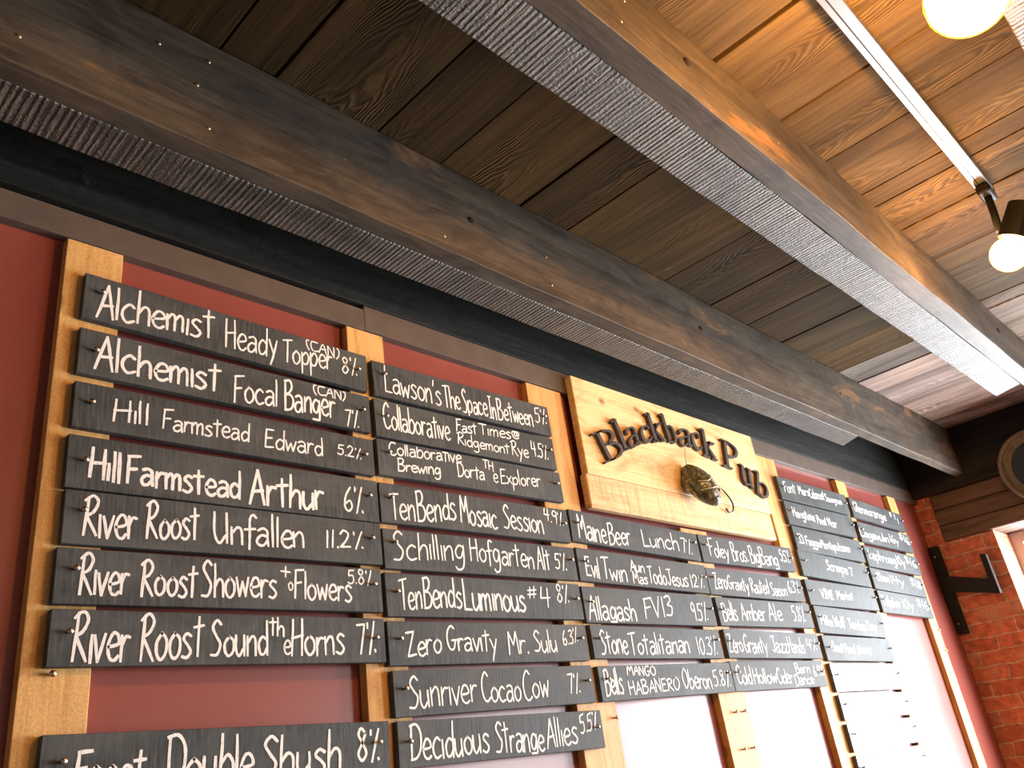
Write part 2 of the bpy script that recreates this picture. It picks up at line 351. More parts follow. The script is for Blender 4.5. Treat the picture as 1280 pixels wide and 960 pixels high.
NAIL = mat_plain('brass_nail_head', (.6, .45, .25), .35, .5, .8); KNOT = mat_plain('dark_knot', (.03, .022, .016), .8, .1, 0, 120, .5)
def beam_marks(root, y, nails, knots):
    for x, z in nails:
        bm = bmesh.new(); tube(bm, [(x, y + .004, z + Z0), (x, y - .0005, z + Z0), (x, y - .0012, z + Z0)], [.0032, .0032, .0016], 8); obj('nail', bm, NAIL, root, True)
    for x, z in knots:
        bm = bmesh.new(); tube(bm, [(x, y + .003, z + Z0), (x, y - .001, z + Z0), (x, y - .0016, z + Z0)], [.0085, .0085, .004], 12)
        for v in bm.verts: v.co.x = x + (v.co.x - x) * 1.25
        obj('knot', bm, KNOT, root, True)
BEAMS = [o for o in bpy.data.objects if o.name.startswith('ceiling_beam')]
beam_marks(BEAMS[0], .99, [(.198, 1.021), (.391, 1.14), (.476, 1.155), (.457, 1.09), (.479, 1.009), (.738, 1.155), (.748, 1.08), (.74, 1.004), (.988, 1.003), (1.315, 1.078), (1.317, 1.001)], [(1.074, 1.079), (1.988, 1.085), (2.944, 1.095)])
beam_marks(BEAMS[1], .444, [(.9, 1.06), (.93, 1.13), (1.45, 1.1)], [(1.112, 1.11), (3.018, 1.12)])
# ------------------------------------------------------------------ menu board: strips, slats, chalk
def screw_mesh():
    bm = bmesh.new()
    prof = [(0.0, .0022), (-.008, .0022), (-.0082, .0048), (-.0098, .0046), (-.0112, .003), (-.0116, .0003)]
    tube(bm, [(0, y, 0) for y, r in prof], [r for y, r in prof], 10)
    return mesh_of(bm, 'screw', True)
SCREW = screw_mesh(); SCREW.materials.append(STEEL)
def screw(parent, x, y, z, tilt=(0, 0)):
    o = bpy.data.objects.new('screw', SCREW); C.objects.link(o); o.parent = parent; o.location = (x, y, z); o.rotation_euler = (tilt[0], 0, tilt[1])
STRIPS = [
 (.365, .456, 'pale vertical wood strip at the left end of the menu, behind the widest slats', [(.405, .20)]),
 (.921, 1.017, 'vertical wood strip between the first and second slat columns from the left', [(.975, .155)]),
 (1.476, 1.612, 'wide vertical wood strip just left of the pine pub sign', [(1.60, .078)]),
 (2.06, 2.2, 'vertical wood strip below the middle of the pub sign, with pairs of bare screws', [(2.12, .062), (2.167, .062), (2.12, -.03), (2.167, -.03)]),
 (2.668, 2.804, 'vertical wood strip just right of the pine pub sign', [(2.765, .058), (2.765, -.036), (2.765, -.128)]),
 (3.326, 3.418, 'vertical wood strip between the two rightmost slat columns', []),
 (3.870, 3.962, 'vertical wood strip at the right end of the menu, nearest the brick wall', [(3.94, .30), (3.94, .215)]),
]
for x0, x1, lab, sc_ in STRIPS:
    t = thing('wood_strip', lab, 'wood strip', ((x0 + x1) / 2, YW, Z0 - 1.0), group='vertical wood strips of the menu')
    bm = bmesh.new(); box(bm, -(x1 - x0) / 2, (x1 - x0) / 2, -.02, 0, 0, 1.57 if x0 == 2.06 else 1.9, .001)
    obj('board', bm, PINE, t)
    for sx, sz in sc_: screw(t, sx - (x0 + x1) / 2, -.02, sz + 1.0, (random.uniform(-.1, .1), random.uniform(-.15, .15)))
# handwriting: every character a few pen strokes on a 10-high grid
G = {
'a': (4.9, [[(.8, 5), (2.5, 5.6), (3.9, 4.8), (4, 2.5), (4.3, 0)], [(4, 3), (2, 3.3), (.5, 1.9), (1, .3), (2.6, .2), (4, 1.8)]]),
'b': (4.9, [[(.5, 10), (.5, 0)], [(.5, 3.5), (2.5, 5.5), (4.3, 3.5), (3.5, .7), (1.8, 0), (.5, .8)]]),
'c': (4.6, [[(4, 4.6), (2.5, 5.5), (.8, 4), (.6, 1.8), (2, .1), (4.2, .8)]]),
'd': (4.9, [[(4.2, 10), (4.1, 0)], [(4, 4.2), (2.2, 5.3), (.6, 3.2), (1.2, .5), (2.8, .4), (4, 2)]]),
'e': (4.6, [[(.6, 2.6), (4, 3.3), (3.4, 5.2), (1.8, 5.3), (.5, 3), (1.2, .6), (2.8, 0), (4.2, .9)]]),
'f': (3.8, [[(4, 9), (2.8, 10), (1.8, 8.5), (1.7, 4), (1.5, -1.2)], [(0, 5), (3.6, 5.4)]]),
'g': (4.8, [[(4, 4.6), (2.2, 5.5), (.6, 3.5), (1.2, 1), (2.8, 1), (4, 3.5)], [(4.1, 5.4), (4.1, 0), (3.4, -3), (1.5, -3.8), (.3, -2.6)]]),
'h': (4.5, [[(.5, 10), (.5, 0)], [(.5, 3), (2.2, 5.3), (3.7, 4.3), (3.9, 0)]]),
'i': (1.5, [[(.6, 5.5), (.7, 0)]]),
'k': (4.4, [[(.5, 10), (.5, 0)], [(3.8, 5.4), (.6, 2.6)], [(.6, 2.6), (3.9, 0)]]),
'l': (1.6, [[(.7, 10), (.7, 0)]]),
'm': (6.3, [[(.4, 5.3), (.5, 0)], [(.5, 3.5), (1.8, 5.4), (2.8, 4.5), (2.8, 0)], [(2.8, 3.5), (4.3, 5.4), (5.3, 4.4), (5.4, 0)]]),
'n': (4.6, [[(.4, 5.4), (.5, 0)], [(.5, 3.3), (2.3, 5.4), (3.6, 4.3), (3.8, 0)]]),
'o': (4.8, [[(2.3, 5.4), (.6, 3.6), (.8, 1.2), (2.3, 0), (4, 1.4), (4, 4), (2.2, 5.5)]]),
'p': (4.8, [[(.5, 5.4), (.4, -4)], [(.5, 3.6), (2.6, 5.5), (4.2, 3.6), (3.2, .8), (1.6, .3), (.5, 1.4)]]),
'r': (3.6, [[(.5, 5.4), (.5, 0)], [(.5, 3), (1.7, 5.1), (3.3, 5)]]),
's': (4.2, [[(3.6, 4.9), (2, 5.6), (.8, 4.3), (2.4, 2.8), (3.5, 1.4), (2.2, 0), (.3, .5)]]),
't': (3.9, [[(1.9, 9), (1.8, 0)], [(0, 6.5), (3.8, 7)]]),
'u': (4.6, [[(.4, 5.4), (.5, 1.6), (1.8, 0), (3.6, 2)], [(3.7, 5.4), (3.9, 0)]]),
'v': (4.1, [[(.2, 5.4), (1.8, 0)], [(1.8, 0), (3.7, 5.6)]]),
'w': (5.7, [[(.2, 5.4), (1.3, 0)], [(1.3, 0), (2.7, 4.2)], [(2.7, 4.2), (3.9, 0)], [(3.9, 0), (5.2, 5.5)]]),
'x': (4.3, [[(.3, 5.2), (3.9, 0)], [(3.8, 5.4), (.3, 0)]]),
'y': (4.5, [[(.3, 5.4), (2.3, 1)], [(4, 5.5), (1, -4)]]),
'z': (4.5, [[(.4, 5.2), (3.8, 5.4)], [(3.8, 5.4), (.4, .1)], [(.4, .1), (4, .3)]]),
'A': (5.3, [[(.2, 0), (2.8, 10)], [(2.8, 10), (4.8, 0)], [(1.1, 3.6), (4.5, 4)]]),
'B': (5.3, [[(.6, 10), (.6, 0)], [(.2, 9.6), (3, 10), (4, 8), (2.8, 5.9), (.8, 5.3)], [(.8, 5.3), (3.6, 5), (4.8, 2.8), (3.4, .4), (.3, 0)]]),
'C': (5.2, [[(4.6, 8.6), (3, 10), (1, 7.5), (.5, 4), (1.4, .8), (3.2, 0), (5, 1.2)]]),
'D': (5.5, [[(.8, 10), (.8, 0)], [(.1, 9.5), (3, 10), (5, 7.5), (5, 3.4), (3.2, .6), (.4, 0)]]),
'E': (4.8, [[(.8, 10), (.6, 0)], [(.7, 9.8), (4.2, 10)], [(.7, 5.2), (3.6, 5.5)], [(.6, .1), (4.4, .4)]]),
'F': (4.8, [[(1, 9.6), (.6, 0)], [(.6, 9.6), (4.8, 10)], [(.8, 5), (3.7, 5.5)]]),
'G': (5.6, [[(4.6, 8.8), (3, 10), (1, 7.6), (.5, 3.8), (1.6, .5), (3.6, .4), (4.7, 3.6)], [(2.8, 4), (5.4, 4.2)]]),
'H': (5.2, [[(.7, 10), (.5, 0)], [(4.3, 10), (4.4, 0)], [(.3, 4.8), (4.8, 5.6)]]),
'I': (3.6, [[(1.8, 10), (1.8, 0)], [(.4, 9.9), (3.2, 10)], [(.3, 0), (3.3, .2)]]),
'J': (4.6, [[(3.2, 10), (3.3, 3), (2.2, .2), (.4, 1.6)], [(.8, 9.8), (4.9, 10)]]),
'L': (4.5, [[(.7, 10), (.6, .2)], [(.6, .2), (4.2, .3)]]),
'M': (6.2, [[(.3, 0), (1, 10)], [(1, 10), (3, 4)], [(3, 4), (4.9, 10)], [(4.9, 10), (5.6, 0)]]),
'N': (5.2, [[(.5, 0), (.6, 10)], [(.6, 10), (4.3, 0)], [(4.3, 0), (4.4, 10)]]),
'O': (5.6, [[(2.4, 10), (.6, 7), (.6, 3), (2.4, 0), (4.8, 2.6), (4.9, 7), (2.8, 9.9), (1.4, 9)]]),
'P': (4.9, [[(.7, 10), (.6, 0)], [(.2, 9.5), (3.4, 10), (4.5, 7.6), (3.2, 5.2), (.8, 4.8)]]),
'R': (5.2, [[(1.2, 9.6), (.5, 0)], [(.0, 8.6), (2.6, 10), (4.4, 8.4), (3.2, 6), (1, 5)], [(1, 5), (4.7, 0)]]),
'S': (4.9, [[(4.3, 8.8), (2.6, 10), (1, 8), (2.4, 5.6), (4, 3.2), (2.8, .4), (.3, .3)]]),
'T': (4.8, [[(2.4, 9.8), (2.1, 0)], [(.0, 9.4), (4.8, 10)]]),
'U': (5.2, [[(.5, 10), (.5, 3), (2, 0), (4, 2.6)], [(4.3, 10), (4.4, 0)]]),
'V': (5.0, [[(.2, 10), (2.2, 0)], [(2.2, 0), (4.6, 10)]]),
'W': (6.4, [[(.2, 10), (1.5, 0)], [(1.5, 0), (3.1, 8)], [(3.1, 8), (4.4, 0)], [(4.4, 0), (6, 10)]]),
'Z': (5.2, [[(.2, 9.6), (4.2, 9.8)], [(4.2, 9.8), (.6, .1)], [(.6, .1), (4.8, .4)]]),
'1': (2.0, [[(1, 10), (.9, 0)]]),
'2': (4.7, [[(.6, 7.6), (2, 10), (3.8, 8), (2.6, 4), (.4, .3)], [(.4, .3), (4.3, .6)]]),
'3': (4.5, [[(.5, 9.2), (2.6, 10), (3.6, 7.8), (1.6, 5.5)], [(1.6, 5.5), (3.9, 4), (3, .4), (.3, .6)]]),
'4': (4.8, [[(1.2, 10), (.5, 4.4)], [(.5, 4.4), (4.4, 4.9)], [(3.6, 9.6), (3.2, 0)]]),
'5': (4.7, [[(4.2, 10), (1.2, 9.6)], [(1.2, 9.6), (.9, 5.8)], [(.9, 5.8), (3.4, 5.8), (3.6, 1.8), (2, 0), (.3, .8)]]),
'6': (4.6, [[(3.2, 10), (1.2, 6.4), (.7, 2), (2.4, 0), (3.9, 2), (3, 4.4), (.9, 2.8)]]),
'7': (4.5, [[(.3, 9.6), (3.9, 10)], [(3.9, 10), (1.7, 0)]]),
'8': (4.6, [[(3.7, 8.4), (2, 10), (.9, 8), (2.4, 5.4), (3.9, 2.4), (2.2, 0), (.7, 2), (2.2, 5), (3.8, 8.6)]]),
'9': (4.5, [[(3.7, 7), (2, 5.2), (.7, 7.4), (2.2, 10), (3.8, 8), (3.4, 0)]]),
'0': (4.8, [[(2.3, 10), (.6, 6), (1.4, .6), (3.2, .6), (4.2, 5), (3.2, 9.6), (2, 9.9)]]),
'%': (5.2, [[(1.0, 10), (1.0, 8.2)], [(4.2, 10.5), (1.5, -.5)], [(4.1, .9), (4.3, .2)]]),
'.': (1.6, [[(.7, .7), (.9, 0)]]),
"'": (1.4, [[(.9, 10), (.6, 7.6)]]),
'+': (5, [[(2.5, 9), (2.5, 1)], [(.3, 4.8), (4.7, 5.2)]]),
'#': (5, [[(1.6, 9.5), (1.0, 0)], [(3.8, 10), (3.2, .4)], [(.3, 6.4), (4.8, 7)], [(.1, 3), (4.5, 3.6)]]),
'(': (2.6, [[(2.2, 10.5), (.8, 7.5), (.8, 3), (2.2, -.5)]]),
')': (2.6, [[(.4, 10.5), (1.8, 7.5), (1.8, 3), (.4, -.5)]]),
'@': (6, [[(3.9, 5.8), (2.4, 6), (2, 3.6), (3.4, 3), (4, 6)], [(4, 6), (4.4, 3), (5.4, 5), (4.6, 8.4), (2.4, 9), (.6, 5.6), (1.4, 1.6), (3.6, .6), (5, 1.6)]]),
'$': (4.6, [[(3.7, 8), (2.2, 9), (.9, 7), (2.4, 5), (3.6, 3), (2.4, 1), (.6, 1.8)], [(2.3, 10.5), (2.2, -.5)]]),
}
def ribbon(bm, pts, wd, y, rg):
    y -= (len(bm.faces) % 400) * 4e-7
    n = len(pts); L = []; R = []
    ext = wd * .25
    for i, p in enumerate(pts):
        t = (pts[min(i + 1, n - 1)] - pts[max(i - 1, 0)])
        t = t.normalized() if t.length > 1e-9 else Vector((1, 0))
        nr = Vector((-t.y, t.x)); q = p.copy()
        if i == 0: q -= t * ext
        if i == n - 1: q += t * ext
        ww = wd * .5 * rg.uniform(.86, 1.12) * (.8 if i in (0, n - 1) else 1)
        a = q + nr * ww; b = q - nr * ww
        L.append(bm.verts.new((a.x, y, a.y))); R.append(bm.verts.new((b.x, y, b.y)))
    for i in range(n - 1): bm.faces.new((L[i], R[i], R[i + 1], L[i + 1]))
def write(bm, lim, text, u0, v0, u1, v1, H, sw, y, rg):
    adv = [G[c][0] for c in text]; tot = sum(adv) - .4; x = 0
    A = Vector((u0, v0)) / 1000; B = Vector((u1, v1)) / 1000; H /= 1000
    for c, a in zip(text, adv):
        jx, jy, js = rg.uniform(-.15, .15), rg.uniform(-.3, .3), rg.uniform(.94, 1.06); sl = rg.uniform(-.02, .05)
        for st in G[c][1]:
            pts = []
            for (px, py) in st:
                gx = x + px + jx + py * sl; gy = py * js + jy + rg.uniform(-.12, .12)
                p = A + (B - A) * (gx / tot); p = p + Vector((0, gy / 10 * H)); pts.append(p)
            if len(pts) == 2: pts = [pts[0], pts[0].lerp(pts[1], .33) + Vector((rg.uniform(-.0006, .0006), 0)), pts[0].lerp(pts[1], .67), pts[1]]
            else: pts = catmull(pts, 5)
            pts = [Vector((max(-lim[0], min(lim[0], p.x)), max(-lim[1], min(lim[1], p.y)))) for p in pts]
            ribbon(bm, pts, sw / 1000, y, rg)
        x += a
SLATS = [
    (1, 0.6751, 0.7894, 0.5624, 0.0839, -0.0082, [('Alchemist', -260.7, -35.0, -58.9, -18.2, 61.4, 5), ('Heady', -35.6, -27.9, 70.1, -18.3, 60.7, 4), ('Topper', 83.8, -25.0, 194.4, -14.8, 52.7, 4), ('(CAN)', 134.1, 17.5, 213.0, 15.9, 27.2, 3), ('8%', 217.5, -12.4, 256.8, -11.4, 36.8, 3.4)]),
    (1, 0.6756, 0.6918, 0.5628, 0.0804, 0.0065, [('Alchemist', -257.1, -26.3, -45.8, -20.8, 58.0, 5.5), ('Focal', -20.0, -36.2, 69.3, -26.1, 55.8, 4.2), ('Banger', 82.6, -28.2, 195.8, -23.6, 60.1, 4.6), ('(CAN)', 146.8, 17.6, 223.0, 18.6, 24.3, 3), ('7%', 217.5, -36.6, 252.0, -35.3, 34.7, 3.4)]),
    (1, 0.677, 0.5981, 0.5649, 0.0761, 0.0047, [('Hill', -225.4, -19.3, -168.0, -15.1, 37.3, 4), ('Farmstead', -145.6, -17.9, 9.8, -13.1, 35.9, 3.6), ('Edward', 39.4, -18.6, 163.2, -15.4, 37.4, 3.6), ('5.2%', 194.3, -5.4, 252.0, -7.8, 21.6, 3)]),
    (1, 0.6777, 0.5057, 0.5696, 0.084, 0.0084, [('Hill', -254.4, -21.8, -206.3, -26.7, 47.5, 5.5), ('Farmstead', -197.9, -25.6, -7.3, -29.1, 47.5, 5.5), ('Arthur', 8.9, -34.3, 159.4, -29.5, 61.0, 6), ('6%', 201.6, -26.5, 248.9, -27.8, 47.3, 4)]),
    (1, 0.6796, 0.4207, 0.5679, 0.0809, 0.0109, [('River', -257.9, -29.5, -179.1, -25.7, 64.1, 4.6), ('Roost', -164.7, -23.3, -80.7, -20.5, 58.7, 4.6), ('Unfallen', -56.4, -23.9, 114.5, -21.2, 53.8, 4.6), ('11.2%', 156.1, -15.4, 242.1, -12.3, 31.1, 4)]),
    (1, 0.6745, 0.3331, 0.5649, 0.0794, 0.0052, [('River', -250.1, -26.3, -180.5, -24.9, 56.9, 4.6), ('Roost', -163.1, -24.3, -76.9, -23.7, 52.7, 4.6), ('Showers', -69.2, -22.2, 63.3, -20.3, 54.3, 4.4), ('+', 70.0, 13.6, 88.4, 11.7, 23.3, 3.4), ('o', 84.8, -6.1, 94.0, -7.1, 27.3, 3), ('Flowers', 95.1, -20.6, 214.0, -22.4, 49.2, 4.2), ('5.8%', 205.8, 10.3, 262.5, 9.9, 26.2, 3.2)]),
    (1, 0.6746, 0.2456, 0.564, 0.0771, -0.0032, [('River', -251.4, -33.9, -174.7, -31.5, 66.1, 4.8), ('Roost', -160.0, -31.7, -65.4, -27.9, 67.8, 4.6), ('Sound', -52.7, -25.7, 46.1, -25.0, 55.2, 4.4), ('th', 49.2, 7.6, 75.5, 5.4, 30.8, 3.8), ('e', 73.6, -23.9, 86.8, -25.2, 38.3, 3.4), ('Horns', 86.8, -27.8, 193.4, -23.1, 56.7, 4.6), ('7%', 218.5, -23.2, 261.7, -22.0, 49.4, 4.2)]),
    (1, 0.6736, 0.0736, 0.5559, 0.0845, -0.0278, [('Foost', -236.4, -24.5, -143.7, -28.0, 47.4, 5), ('Double', -113.8, -29.4, 20.8, -32.3, 61.6, 5), ('Shush', 32.6, -29.9, 175.4, -28.4, 58.1, 5), ('8%', 208.6, -17.4, 255.8, -20.2, 49.2, 4.8)]),
    (2, 1.25, 0.7881, 0.5581, 0.0807, 0.0171, [("Lawson's", -250.5, -27.0, -92.3, -30.7, 60.8, 4), ('The', -82.5, -28.8, -33.9, -29.2, 53.9, 4), ('Space', -26.9, -31.8, 53.1, -28.8, 58.9, 4), ('In', 58.2, -29.9, 82.3, -29.6, 56.2, 4), ('Between', 87.9, -28.5, 212.8, -24.9, 54.6, 4), ('5%', 221.7, -12.4, 267.8, -8.4, 39.3, 3.4)]),
    (2, 1.2484, 0.6973, 0.5589, 0.0839, 0.0185, [('Collaborative', -258.3, -22.1, -75.3, -20.7, 56.2, 4), ('Fast', -54.4, 5.9, 10.5, 9.1, 29.3, 3.4), ('Times@', 21.0, 10.9, 156.6, 19.2, 30.0, 3.2), ('Ridgemont', -54.6, -25.0, 111.3, -25.0, 28.9, 3.2), ('Rye', 119.7, -23.8, 177.8, -25.4, 36.6, 3.4), ('4.5%', 191.5, -15.1, 252.1, -18.8, 37.5, 3.4)]),
    (2, 1.2512, 0.6104, 0.5645, 0.0773, 0.0181, [('Collaborative', -253.3, 7.4, -51.1, 17.0, 31.6, 3.4), ('Brewing', -234.4, -24.6, -117.3, -19.7, 27.8, 3.6), ('Dorta', -68.2, -15.2, 14.4, -14.0, 33.3, 3.6), ('TH', 15.0, 16.7, 46.7, 9.4, 23.1, 3), ('e', 41.7, -16.3, 57.1, -16.4, 38.4, 3), ('Explorer', 65.1, -15.4, 202.9, -8.7, 36.7, 3.4)]),
    (2, 1.2511, 0.5125, 0.5682, 0.0812, 0.0124, [('Ten', -260.0, -31.8, -197.3, -30.8, 57.6, 4), ('Bends', -193.3, -32.1, -84.8, -18.6, 62.5, 4.4), ('Mosaic', -74.1, -22.8, 35.0, -27.4, 58.4, 4.4), ('Session', 55.8, -23.8, 188.2, -25.8, 55.4, 4.2), ('4.9%', 196.2, 7.9, 266.4, 0.5, 31.1, 3.4)]),
    (2, 1.2527, 0.4202, 0.5698, 0.0784, 0.0121, [('Schilling', -263.2, -22.4, -75.9, -9.8, 56.7, 4), ('Hofgarten', -60.1, -10.5, 135.2, -19.1, 51.2, 4), ('Alt', 145.6, -20.4, 189.5, -18.2, 51.1, 4), ('5%', 207.3, -13.6, 249.0, -17.1, 37.2, 3.6)]),
    (2, 1.2506, 0.3314, 0.5695, 0.0816, 0.0095, [('Ten', -252.8, -28.2, -199.9, -24.2, 57.1, 4), ('Bends', -195.9, -24.1, -95.3, -20.5, 58.6, 4.4), ('Luminous', -91.9, -26.8, 91.4, -25.1, 59.4, 5), ('#', 102.5, 2.7, 131.1, 3.6, 27.7, 3.4), ('4', 139.8, -15.5, 174.1, -16.6, 41.9, 4), ('8%', 196.7, -1.8, 241.1, -2.5, 39.4, 3.6)]),
    (2, 1.2473, 0.2404, 0.5684, 0.0792, 0.0032, [('Zero', -243.0, -25.9, -158.3, -16.7, 47.3, 4), ('Gravity', -143.7, -13.8, -7.7, -16.5, 45.1, 4), ('Mr.', 23.9, -21.6, 84.3, -20.6, 46.4, 4), ('Sulu', 102.0, -19.1, 176.4, -19.8, 44.5, 4), ('6.3%', 198.4, -6.3, 252.9, 2.3, 30.8, 3.2)]),
    (2, 1.2489, 0.1519, 0.5615, 0.0791, 0.0002, [('Sunriver', -250.0, -26.4, -80.2, -21.8, 57.3, 4), ('Cocao', -67.8, -23.9, 41.8, -25.8, 53.2, 4), ('Cow', 49.1, -24.5, 127.8, -21.6, 55.7, 4), ('7%', 190.6, -17.7, 230.9, -17.6, 39.2, 3.6)]),
    (2, 1.2526, 0.0626, 0.5655, 0.0768, -0.0175, [('Deciduous', -258.5, -26.6, -67.1, -26.2, 58.3, 4.4), ('Strange', -50.3, -27.3, 86.9, -31.7, 56.8, 4.2), ('Allies', 94.6, -29.2, 193.5, -24.4, 54.1, 4.2), ('5.5%', 205.4, -7.8, 267.8, 3.6, 34.7, 3.6)]),
    (3, 1.8275, 0.5158, 0.5701, 0.0803, -0.019, [('Maine', -259.5, -31.7, -150.0, -32.3, 62.0, 4.6), ('Beer', -140.6, -33.3, -48.2, -28.0, 57.8, 4.4), ('Lunch', 5.7, -24.7, 177.6, -18.6, 47.3, 4.4), ('7%', 192.4, -21.8, 244.5, -23.7, 40.6, 4)]),
    (3, 1.8319, 0.4215, 0.5715, 0.0807, -0.0128, [('Evil', -261.0, -26.1, -210.3, -30.4, 50.0, 4.4), ('Twin', -197.6, -29.5, -98.4, -33.0, 52.9, 4.4), ('Aun', -79.0, -3.0, -16.6, -2.6, 30.6, 3.6), ('Mas', -75.0, -33.5, -12.1, -31.6, 30.2, 3.6), ('Todo', -4.2, -29.0, 76.2, -28.2, 45.5, 4), ('Jesus', 80.0, -28.0, 180.0, -28.4, 42.3, 4), ('12%', 192.2, -27.7, 263.4, -23.4, 34.8, 3.8)]),
    (3, 1.8293, 0.3294, 0.5729, 0.0846, 0.0008, [('Allagash', -275.3, -34.7, -90.6, -35.0, 56.8, 4.8), ('FV13', -54.6, -28.4, 77.8, -17.4, 51.1, 4.6), ('9.5%', 165.4, -28.1, 245.6, -28.8, 46.0, 4)]),
    (3, 1.8304, 0.2411, 0.5616, 0.0765, -0.0105, [('Stone', -254.2, -28.9, -149.7, -26.7, 57.0, 4.4), ('Totalitarian', -140.7, -28.6, 117.9, -23.8, 51.7, 4.6), ('10.3%', 154.5, -27.8, 254.2, -27.5, 44.3, 4)]),
    (3, 1.8405, 0.1509, 0.5779, 0.0767, 0.0003, [('Bells', -273.5, -26.6, -206.6, -22.3, 58.0, 4.4), ('MANGO', -182.1, 16.1, -66.3, 13.2, 23.2, 3.6), ('HABANERO', -187.1, -28.3, 24.1, -23.5, 29.7, 3.8), ('Oberon', 43.3, -20.3, 176.5, -26.9, 47.4, 4.2), ('5.8%', 187.0, -21.3, 272.2, -22.1, 39.5, 4)]),
    (4, 2.4129, 0.5137, 0.5808, 0.0816, 0.0088, [('Foley', -246.6, -21.7, -137.6, -21.9, 51.6, 4.4), ('Bros.', -117.0, -28.0, -23.1, -24.8, 55.6, 4.4), ('Big', -9.0, -26.5, 51.4, -28.0, 54.6, 4.4), ('Bang', 56.8, -27.7, 174.0, -28.8, 52.8, 4.4), ('5.5%', 196.7, -8.8, 264.0, -10.1, 39.1, 4)]),
    (4, 2.4157, 0.4142, 0.5902, 0.0769, -0.0028, [('Zero', -266.1, -22.2, -193.9, -18.7, 49.6, 4.4), ('Gravity', -189.3, -18.5, -69.9, -22.3, 41.4, 4), ('Rauted', -56.2, -24.1, 55.2, -21.6, 45.1, 4), ('Saison', 68.3, -26.0, 176.3, -23.9, 39.0, 4), ('6.3%', 188.1, -13.1, 269.2, -9.4, 37.8, 3.8)]),
    (4, 2.4285, 0.3295, 0.5856, 0.0799, 0.0012, [('Bells', -272.6, -26.8, -191.1, -23.0, 52.5, 4.6), ('Amber', -168.0, -22.6, -24.4, -22.3, 49.5, 4.8), ('Ale', -4.1, -21.9, 84.4, -20.3, 51.6, 4.8), ('5.8%', 155.0, -19.1, 244.0, -20.0, 46.3, 4.2)]),
    (4, 2.4296, 0.2361, 0.5815, 0.0782, -0.014, [('Zero', -283.3, -23.2, -204.7, -22.6, 50.8, 4.6), ('Gravity', -196.8, -24.7, -66.3, -23.8, 47.6, 4.6), ('Jazz', -37.0, -23.5, 64.0, -22.8, 47.3, 4.6), ('Hands', 69.2, -22.8, 176.4, -22.0, 46.3, 4.4), ('4%', 193.4, -12.0, 267.2, -11.3, 33.4, 4)]),
    (4, 2.4157, 0.1503, 0.567, 0.0792, -0.0078, [('Cold', -263.4, -20.5, -185.6, -22.3, 47.2, 4.8), ('Hollow', -176.8, -22.5, -40.6, -21.3, 42.0, 4.8), ('Cider', -37.0, -23.6, 56.7, -25.7, 43.6, 4.6), ('Barn', 88.2, 1.4, 185.1, 2.4, 29.4, 4), ('Dance', 67.9, -32.8, 193.1, -28.8, 31.2, 4), ('6.9%', 205.0, -9.9, 276.8, -3.9, 30.2, 3.8)]),
    (5, 3.047, 0.7861, 0.5817, 0.0846, 0.0047, [('Font', -256.0, -13.0, -166.7, -9.3, 41.0, 5), ('Mars', -140.1, -7.5, -53.0, -4.5, 32.9, 5), ('Cabernet', -50.2, -10.4, 77.3, -4.6, 36.5, 4.6), ('Sauvignon', 82.6, -7.2, 237.4, -5.5, 28.1, 4.4)]),
    (5, 3.046, 0.6935, 0.5778, 0.0866, 0.0029, [('Hangtime', -240.6, -10.5, -70.8, -13.8, 34.3, 5), ('Pinot', -53.7, -18.2, 26.8, -19.5, 32.5, 4.8), ('Noir', 41.7, -18.0, 118.1, -20.1, 33.1, 4.8)]),
    (5, 3.0514, 0.5977, 0.5742, 0.0874, -0.0099, [('Il', -265.3, -16.1, -220.6, -17.6, 33.2, 5), ('Faggio', -208.5, -17.9, -94.0, -17.5, 30.8, 4.8), ('Montepulciano', -89.1, -20.0, 163.1, -14.3, 31.5, 4.6)]),
    (5, 3.0382, 0.5045, 0.5688, 0.0903, -0.0271, [('Scrimpe', -83.3, -8.0, 89.9, -9.1, 36.3, 5.4), ('7', 108.8, -12.0, 136.6, -12.7, 28.9, 5)]),
    (5, 3.034, 0.4082, 0.5788, 0.0862, -0.0095, [('VINI', -193.6, -15.8, -99.6, -16.9, 31.7, 5.4), ('Merlot', -66.0, -15.4, 71.9, -11.8, 29.9, 5.4)]),
    (5, 3.0357, 0.3136, 0.5605, 0.09, -0.0257, [('Hilla', -254.8, -16.3, -166.5, -20.6, 33.0, 5.4), ('Wolf', -153.7, -20.1, -70.5, -19.5, 33.7, 5.4), ('Tandem', -38.9, -21.0, 101.7, -24.0, 34.5, 5.4), ('Day', 116.2, -23.5, 199.9, -17.5, 30.1, 5.4)]),
    (5, 3.036, 0.2217, 0.566, 0.0813, -0.018, [('Saint', -224.1, -9.5, -148.6, -15.8, 32.3, 5.4), ('Prod', -136.0, -15.5, -51.7, -13.9, 30.4, 5.4), ('Gamay', -33.6, -16.2, 85.0, -11.2, 25.8, 5.4)]),
    (5, 3.036, 0.1282, 0.566, 0.0889, -0.018, []),
    (5, 3.036, 0.035, 0.566, 0.0776, -0.018, []),
    (5, 3.036, -0.0548, 0.566, 0.0825, -0.018, []),
    (5, 3.036, -0.1484, 0.566, 0.0844, -0.018, []),
    (6, 3.6466, 0.7772, 0.5531, 0.0835, -0.0235, [('Glenmorangie', -255.8, -14.3, 73.9, -14.1, 39.1, 5), ('$', 133.2, 15.7, 160.2, 15.6, 20.9, 4), ('11', 177.2, 14.1, 225.1, -16.8, 28.1, 4.6)]),
    (6, 3.6554, 0.6784, 0.5624, 0.0845, -0.0114, [('Lagavulin', -282.9, -20.4, 14.2, -19.4, 34.8, 5), ('16y', 28.4, -12.8, 122.5, -17.8, 33.4, 4.6), ('$16', 149.4, 13.6, 261.6, -8.1, 30.8, 4.4)]),
